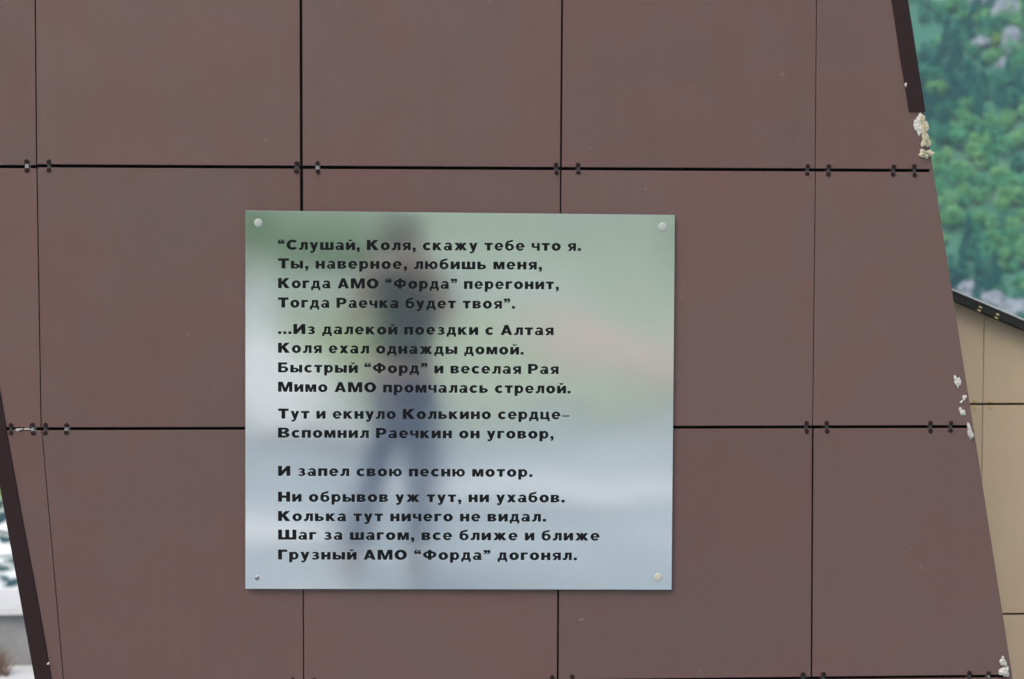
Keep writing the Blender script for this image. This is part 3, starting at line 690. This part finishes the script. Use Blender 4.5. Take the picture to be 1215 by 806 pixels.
# ------------------------------------------------------------ left sliver: concrete kerb wall, dry tuft, bank bushes
pw = bmesh.new(); box(pw, -14, -.9, 7.40, 7.95, -1.3, -.655)
bmesh.ops.bevel(pw, geom=pw.edges[:], offset=.02, segments=1, affect='EDGES')
o = fin('parapet', pw, M_CONC); tag(o, 'low grey concrete parapet between the wall and the river', 'parapet')
pv_ = sheet('pavement', axis([(-14, -.9, .5)]), axis([(3.6, 7.36, .2)]), lambda x, y: gz(x, y) + .02, M_CAPST); tag(pv_, kind='structure')
cp = bmesh.new(); box(cp, -14.02, -.88, 7.34, 8.0, -.655, -.62); o2 = fin('cap', cp, M_CAPST, o); o2['label'] = 'pale weathered top slab'
gb = bmesh.new(); rr = random.Random(5)
for k in range(260):
    x, y = -1.60 + rr.gauss(0, .05), 7.1 + rr.gauss(0, .05); h = rr.uniform(.08, .24); dx, dy = rr.gauss(0, .07), rr.gauss(0, .05)
    z0 = gz(x, y); wv = .003
    a = [gb.verts.new(p) for p in ((x-wv, y, z0), (x+wv, y, z0), (x+dx*.5+wv*.7, y+dy*.5, z0+h*.6), (x+dx*.5-wv*.7, y+dy*.5, z0+h*.6), (x+dx*1.4, y+dy*1.4, z0+h*.9))]
    gb.faces.new((a[0], a[1], a[2], a[3])); gb.faces.new((a[3], a[2], a[4]))
o = fin('dry_grass', gb, mat('dry_grass', (.15, .10, .075), .9)); tag(o, 'tuft of dry brown grass at the foot of the concrete parapet', 'grass', kind='stuff')
for i in range(4):
    x = -10 + i * 1.9 + rr.uniform(-.5, .5); y = 33 + rr.uniform(-.6, 1.2)
    t = tree('shrub', x, y, gz(x, y), .9 + rr.uniform(0, .5), .8, .8, (.14, .30, .07), 'leafy green shrub on the far bank of the river', 300, .16, group='shrubs on the far river bank', r0=.05)
    t['category'] = 'shrub'

# ------------------------------------------------------------ what the plaque mirrors: bushes and trees behind the photographer
for i, (x, y, rx, rz, lb) in enumerate([(-2.3, -34, 1.2, 1.5, 'green leafy tree mirrored at the upper left corner of the plaque'),
        (-.7, -40, 1.3, 1.0, 'pale green bush mirrored left of the photographer'),
        (8.2, -40, 1.0, 1.1, 'green bush mirrored at the upper right corner of the plaque'),
        (-14, -60, 3.5, 4, 'tall green tree at the edge of the meadow'), (20, -70, 3.2, 3.6, 'tall green tree beyond the pink earth')]):
    z = gz(x, y); tree('broadleaf_tree', x, y, z, rx, rz, rz*1.05 + .3, (.17, .36, .13), lb, 700, .16 if rx < 2 else .3, r0=.08)

# ------------------------------------------------------------ the photographer, mirrored in the plaque
person = empty('person', (.80, -4.86, 0))
tag(person, 'person in dark blue top and jeans photographing, mirrored in the plaque', 'person')
PP = Vector(person.location)
M_SKIN = mat('skin', (.62, .36, .28), .5, noise_amt=.06, nscale=20); M_SHIRT = mat('navy_jersey', (.016, .045, .070), .85, noise_amt=.2, nscale=12, bump=.3, bscale=300)
M_JEAN = mat('denim', (.08, .13, .27), .85, noise_amt=.25, nscale=10, bump=.4, bscale=400); M_SHOE = mat('shoe_leather', (.05, .045, .045), .5); M_HAIR = mat('hair', (.03, .022, .018), .6, noise_amt=.3, nscale=120, bump=.6, bscale=300)
def skin_mesh(name, pts, edges, mt, parent, root=0, sub=2):
    me = bpy.data.meshes.new(name); me.from_pydata([Vector(p[:3]) - PP for p in pts], edges, []); o = link(name, me, None, parent)
    md = o.modifiers.new('s', 'SKIN'); md.use_smooth_shade = True
    for i, p in enumerate(pts):
        sv = me.skin_vertices[0].data[i]; sv.radius = (p[3], p[4] if len(p) > 4 else p[3]); sv.use_root = (i == root)
    s2 = o.modifiers.new('d', 'SUBSURF'); s2.levels = sub; s2.render_levels = sub
    bpy.context.view_layer.update()
    m2 = bpy.data.meshes.new_from_object(o.evaluated_get(bpy.context.evaluated_depsgraph_get()))
    o.modifiers.clear(); o.data = m2; bpy.data.meshes.remove(me); m2.name = name; m2.materials.clear(); m2.materials.append(mt)
    m2.polygons.foreach_set('use_smooth', [True] * len(m2.polygons))
    return o
cx = .85; hxv = .826
body = [(cx, -4.86, .95, .13, .10), (cx, -4.87, 1.15, .125, .09), (cx+.01, -4.875, 1.33, .15, .10), (cx+.015, -4.865, 1.45, .09, .075), (cx+.02, -4.85, 1.53, .052, .055),
        (cx+.026, -4.825, 1.585, .062, .075), (hxv, -4.815, 1.66, .078, .098), (hxv, -4.82, 1.73, .066, .082), (hxv, -4.825, 1.765, .035, .04),
        # legs
        (cx-.09, -4.86, .88, .085), (cx-.185, -4.82, .50, .055), (cx-.27, -4.86, .10, .038), (cx-.278, -4.76, .035, .035), (cx-.283, -4.68, .028, .028),
        (cx+.09, -4.86, .88, .085), (cx+.10, -4.82, .50, .055), (cx+.10, -4.86, .10, .038), (cx+.11, -4.76, .035, .035), (cx+.115, -4.68, .028, .028),
        # arms
        (cx-.16, -4.87, 1.42, .055), (cx-.26, -4.80, 1.22, .045), (hxv-.095, -4.69, 1.56, .036), (hxv-.075, -4.655, 1.62, .030, .018),
        (cx+.16, -4.87, 1.42, .055), (cx+.24, -4.80, 1.22, .045), (hxv+.085, -4.69, 1.555, .036), (hxv+.05, -4.66, 1.605, .030, .018)]
be = [(0,1),(1,2),(2,3),(3,4),(4,5),(5,6),(6,7),(7,8),(0,9),(9,10),(10,11),(11,12),(12,13),(0,14),(14,15),(15,16),(16,17),(17,18),(3,19),(19,20),(20,21),(21,22),(3,23),(23,24),(24,25),(25,26)]
# fingers and thumbs, rooted in the palms
for s, pi in ((-1, 22), (1, 26)):
    px, py, pz = body[pi][:3]
    for k in range(4):
        i0 = len(body); L = (.026, .030, .028, .022)[k]
        body.append((px + s*.004, py + .012 - .002*k, pz + .024 - .017*k, .0095))
        body.append((px - s*.004, py + .012 + L, pz + .022 - .017*k, .0085))
        body.append((px - s*.024, py + .014 + L, pz + .020 - .017*k, .0072))
        be += [(pi, i0), (i0, i0+1), (i0+1, i0+2)]
    i0 = len(body)
    body += [(px - s*.010, py - .014, pz - .006, .0105), (px - s*.030, py - .022, pz + .002, .009)]
    be += [(pi, i0), (i0, i0+1)]
skin_mesh('body', body, be, M_SKIN, person)
fb_ = bmesh.new()
def ell(bm, c, r, seg=12):
    g = bmesh.ops.create_uvsphere(bm, u_segments=seg, v_segments=seg*2//3, radius=1)
    for v in g['verts']: v.co = Vector((v.co.x*r[0] + c[0], v.co.y*r[1] + c[1], v.co.z*r[2] + c[2])) - PP
ell(fb_, (hxv, -4.722, 1.645), (.013, .018, .020)); fin('nose', fb_, M_SKIN, person, True)
for s in (-1, 1):
    fb_ = bmesh.new(); ell(fb_, (hxv + s*.083, -4.815, 1.66), (.010, .020, .030)); fin('ear', fb_, M_SKIN, person, True)
mb = bmesh.new(); ell(mb, (hxv, -4.732, 1.605), (.022, .008, .007)); fin('mouth', mb, mat('lips', (.40, .16, .14), .5), person, True)
for s in (-1, 1):
    eb = bmesh.new(); ell(eb, (hxv + s*.032, -4.738, 1.672), (.012, .012, .011)); fin('eye', eb, mat('eye', (.7, .7, .7), .2), person, True)
hb_ = bmesh.new(); g = bmesh.ops.create_uvsphere(hb_, u_segments=28, v_segments=18, radius=1)
for v in g['verts']:
    c = v.co.copy(); f = 1 + .05 * noise.noise(c * 5)
    if c.y > .15 and c.z < .35: f *= .86
    v.co = Vector((hxv + c.x*.090*f, -4.835 + c.y*.104*f, 1.695 + c.z*(.090 if c.z > 0 else .10)*f)) - PP
fin('hair', hb_, M_HAIR, person, True)
skin_mesh('shirt', [(cx, -4.86, .93, .152, .118), (cx, -4.87, 1.15, .142, .108), (cx+.01, -4.875, 1.33, .168, .118), (cx+.015, -4.865, 1.46, .10, .085), (cx+.018, -4.855, 1.50, .066, .066),
        (cx-.16, -4.87, 1.42, .072), (cx-.20, -4.845, 1.345, .062), (cx+.16, -4.87, 1.42, .072), (cx+.19, -4.845, 1.345, .062)], [(0,1),(1,2),(2,3),(3,4),(3,5),(5,6),(3,7),(7,8)], M_SHIRT, person)
skin_mesh('jeans', [(cx, -4.86, .97, .146, .112), (cx, -4.86, .90, .15, .115), (cx-.09, -4.86, .80, .100), (cx-.185, -4.82, .50, .074), (cx-.27, -4.86, .09, .060),
        (cx+.09, -4.86, .80, .100), (cx+.10, -4.82, .50, .074), (cx+.10, -4.86, .09, .060)], [(0,1),(1,2),(2,3),(3,4),(1,5),(5,6),(6,7)], M_JEAN, person)
for dx in (-.275, .108):
    skin_mesh('shoe', [(cx+dx, -4.90, .045, .040, .042), (cx+dx, -4.80, .045, .046, .038), (cx+dx, -4.69, .034, .040, .030)], [(0,1),(1,2)], M_SHOE, person)
# the camera held at the eye
pc = empty('camera_body', tuple(CAMP - fw * .09)); tag(pc, 'black photo camera held up to the face, mirrored in the plaque', 'camera')
pc.rotation_euler = (-fw).to_track_quat('Y', 'Z').to_euler()
M_BLK = mat('black_rubber', (.015, .015, .016), .5, bump=.3, bscale=600); M_GLS = mat('lens_glass', (.01, .012, .02), .03, coat=1)
cb_ = bmesh.new(); box(cb_, -.065, .065, .0, .045, -.045, .040); box(cb_, -.028, .028, .0, .042, .041, .064); box(cb_, -.066, -.040, -.014, -.0005, -.044, .036)
bmesh.ops.bevel(cb_, geom=cb_.edges[:], offset=.006, segments=2, affect='EDGES'); fin('housing', cb_, M_BLK, pc, True)
lb_ = bmesh.new(); pr = None
for y, r_ in ((-.0, .030), (-.012, .034), (-.045, .034), (-.047, .037), (-.070, .037), (-.072, .034), (-.066, .031)):
    ring = [lb_.verts.new((r_*math.cos(a), y, r_*math.sin(a))) for a in [math.tau*q/24 for q in range(24)]]
    if pr:
        for q in range(24): lb_.faces.new((pr[q], pr[(q+1) % 24], ring[(q+1) % 24], ring[q]))
    pr = ring
fin('lens_barrel', lb_, M_BLK, pc, True)
g_ = bmesh.new(); g_.faces.new([g_.verts.new((.031*math.cos(a), -.066, .031*math.sin(a))) for a in [math.tau*q/24 for q in range(24)]]); fin('lens_glass', g_, M_GLS, pc)

# ------------------------------------------------------------ the air between here and the hill
zb = bmesh.new(); box(zb, -600, 700, -620, 900, -60, 420)
Mh = bpy.data.materials.new('valley_haze'); Mh.use_nodes = True; th = Mh.node_tree
for n_ in list(th.nodes):
    if n_.type == 'BSDF_PRINCIPLED': th.nodes.remove(n_)
pv = th.nodes.new('ShaderNodeVolumePrincipled'); pv.inputs['Color'].default_value = (.55, .85, 1, 1); pv.inputs['Density'].default_value = .00050; pv.inputs['Anisotropy'].default_value = .1
th.links.new(pv.outputs[0], th.nodes['Material Output'].inputs['Volume'])
hzb = fin('haze', zb, Mh); hzb['kind'] = 'stuff'
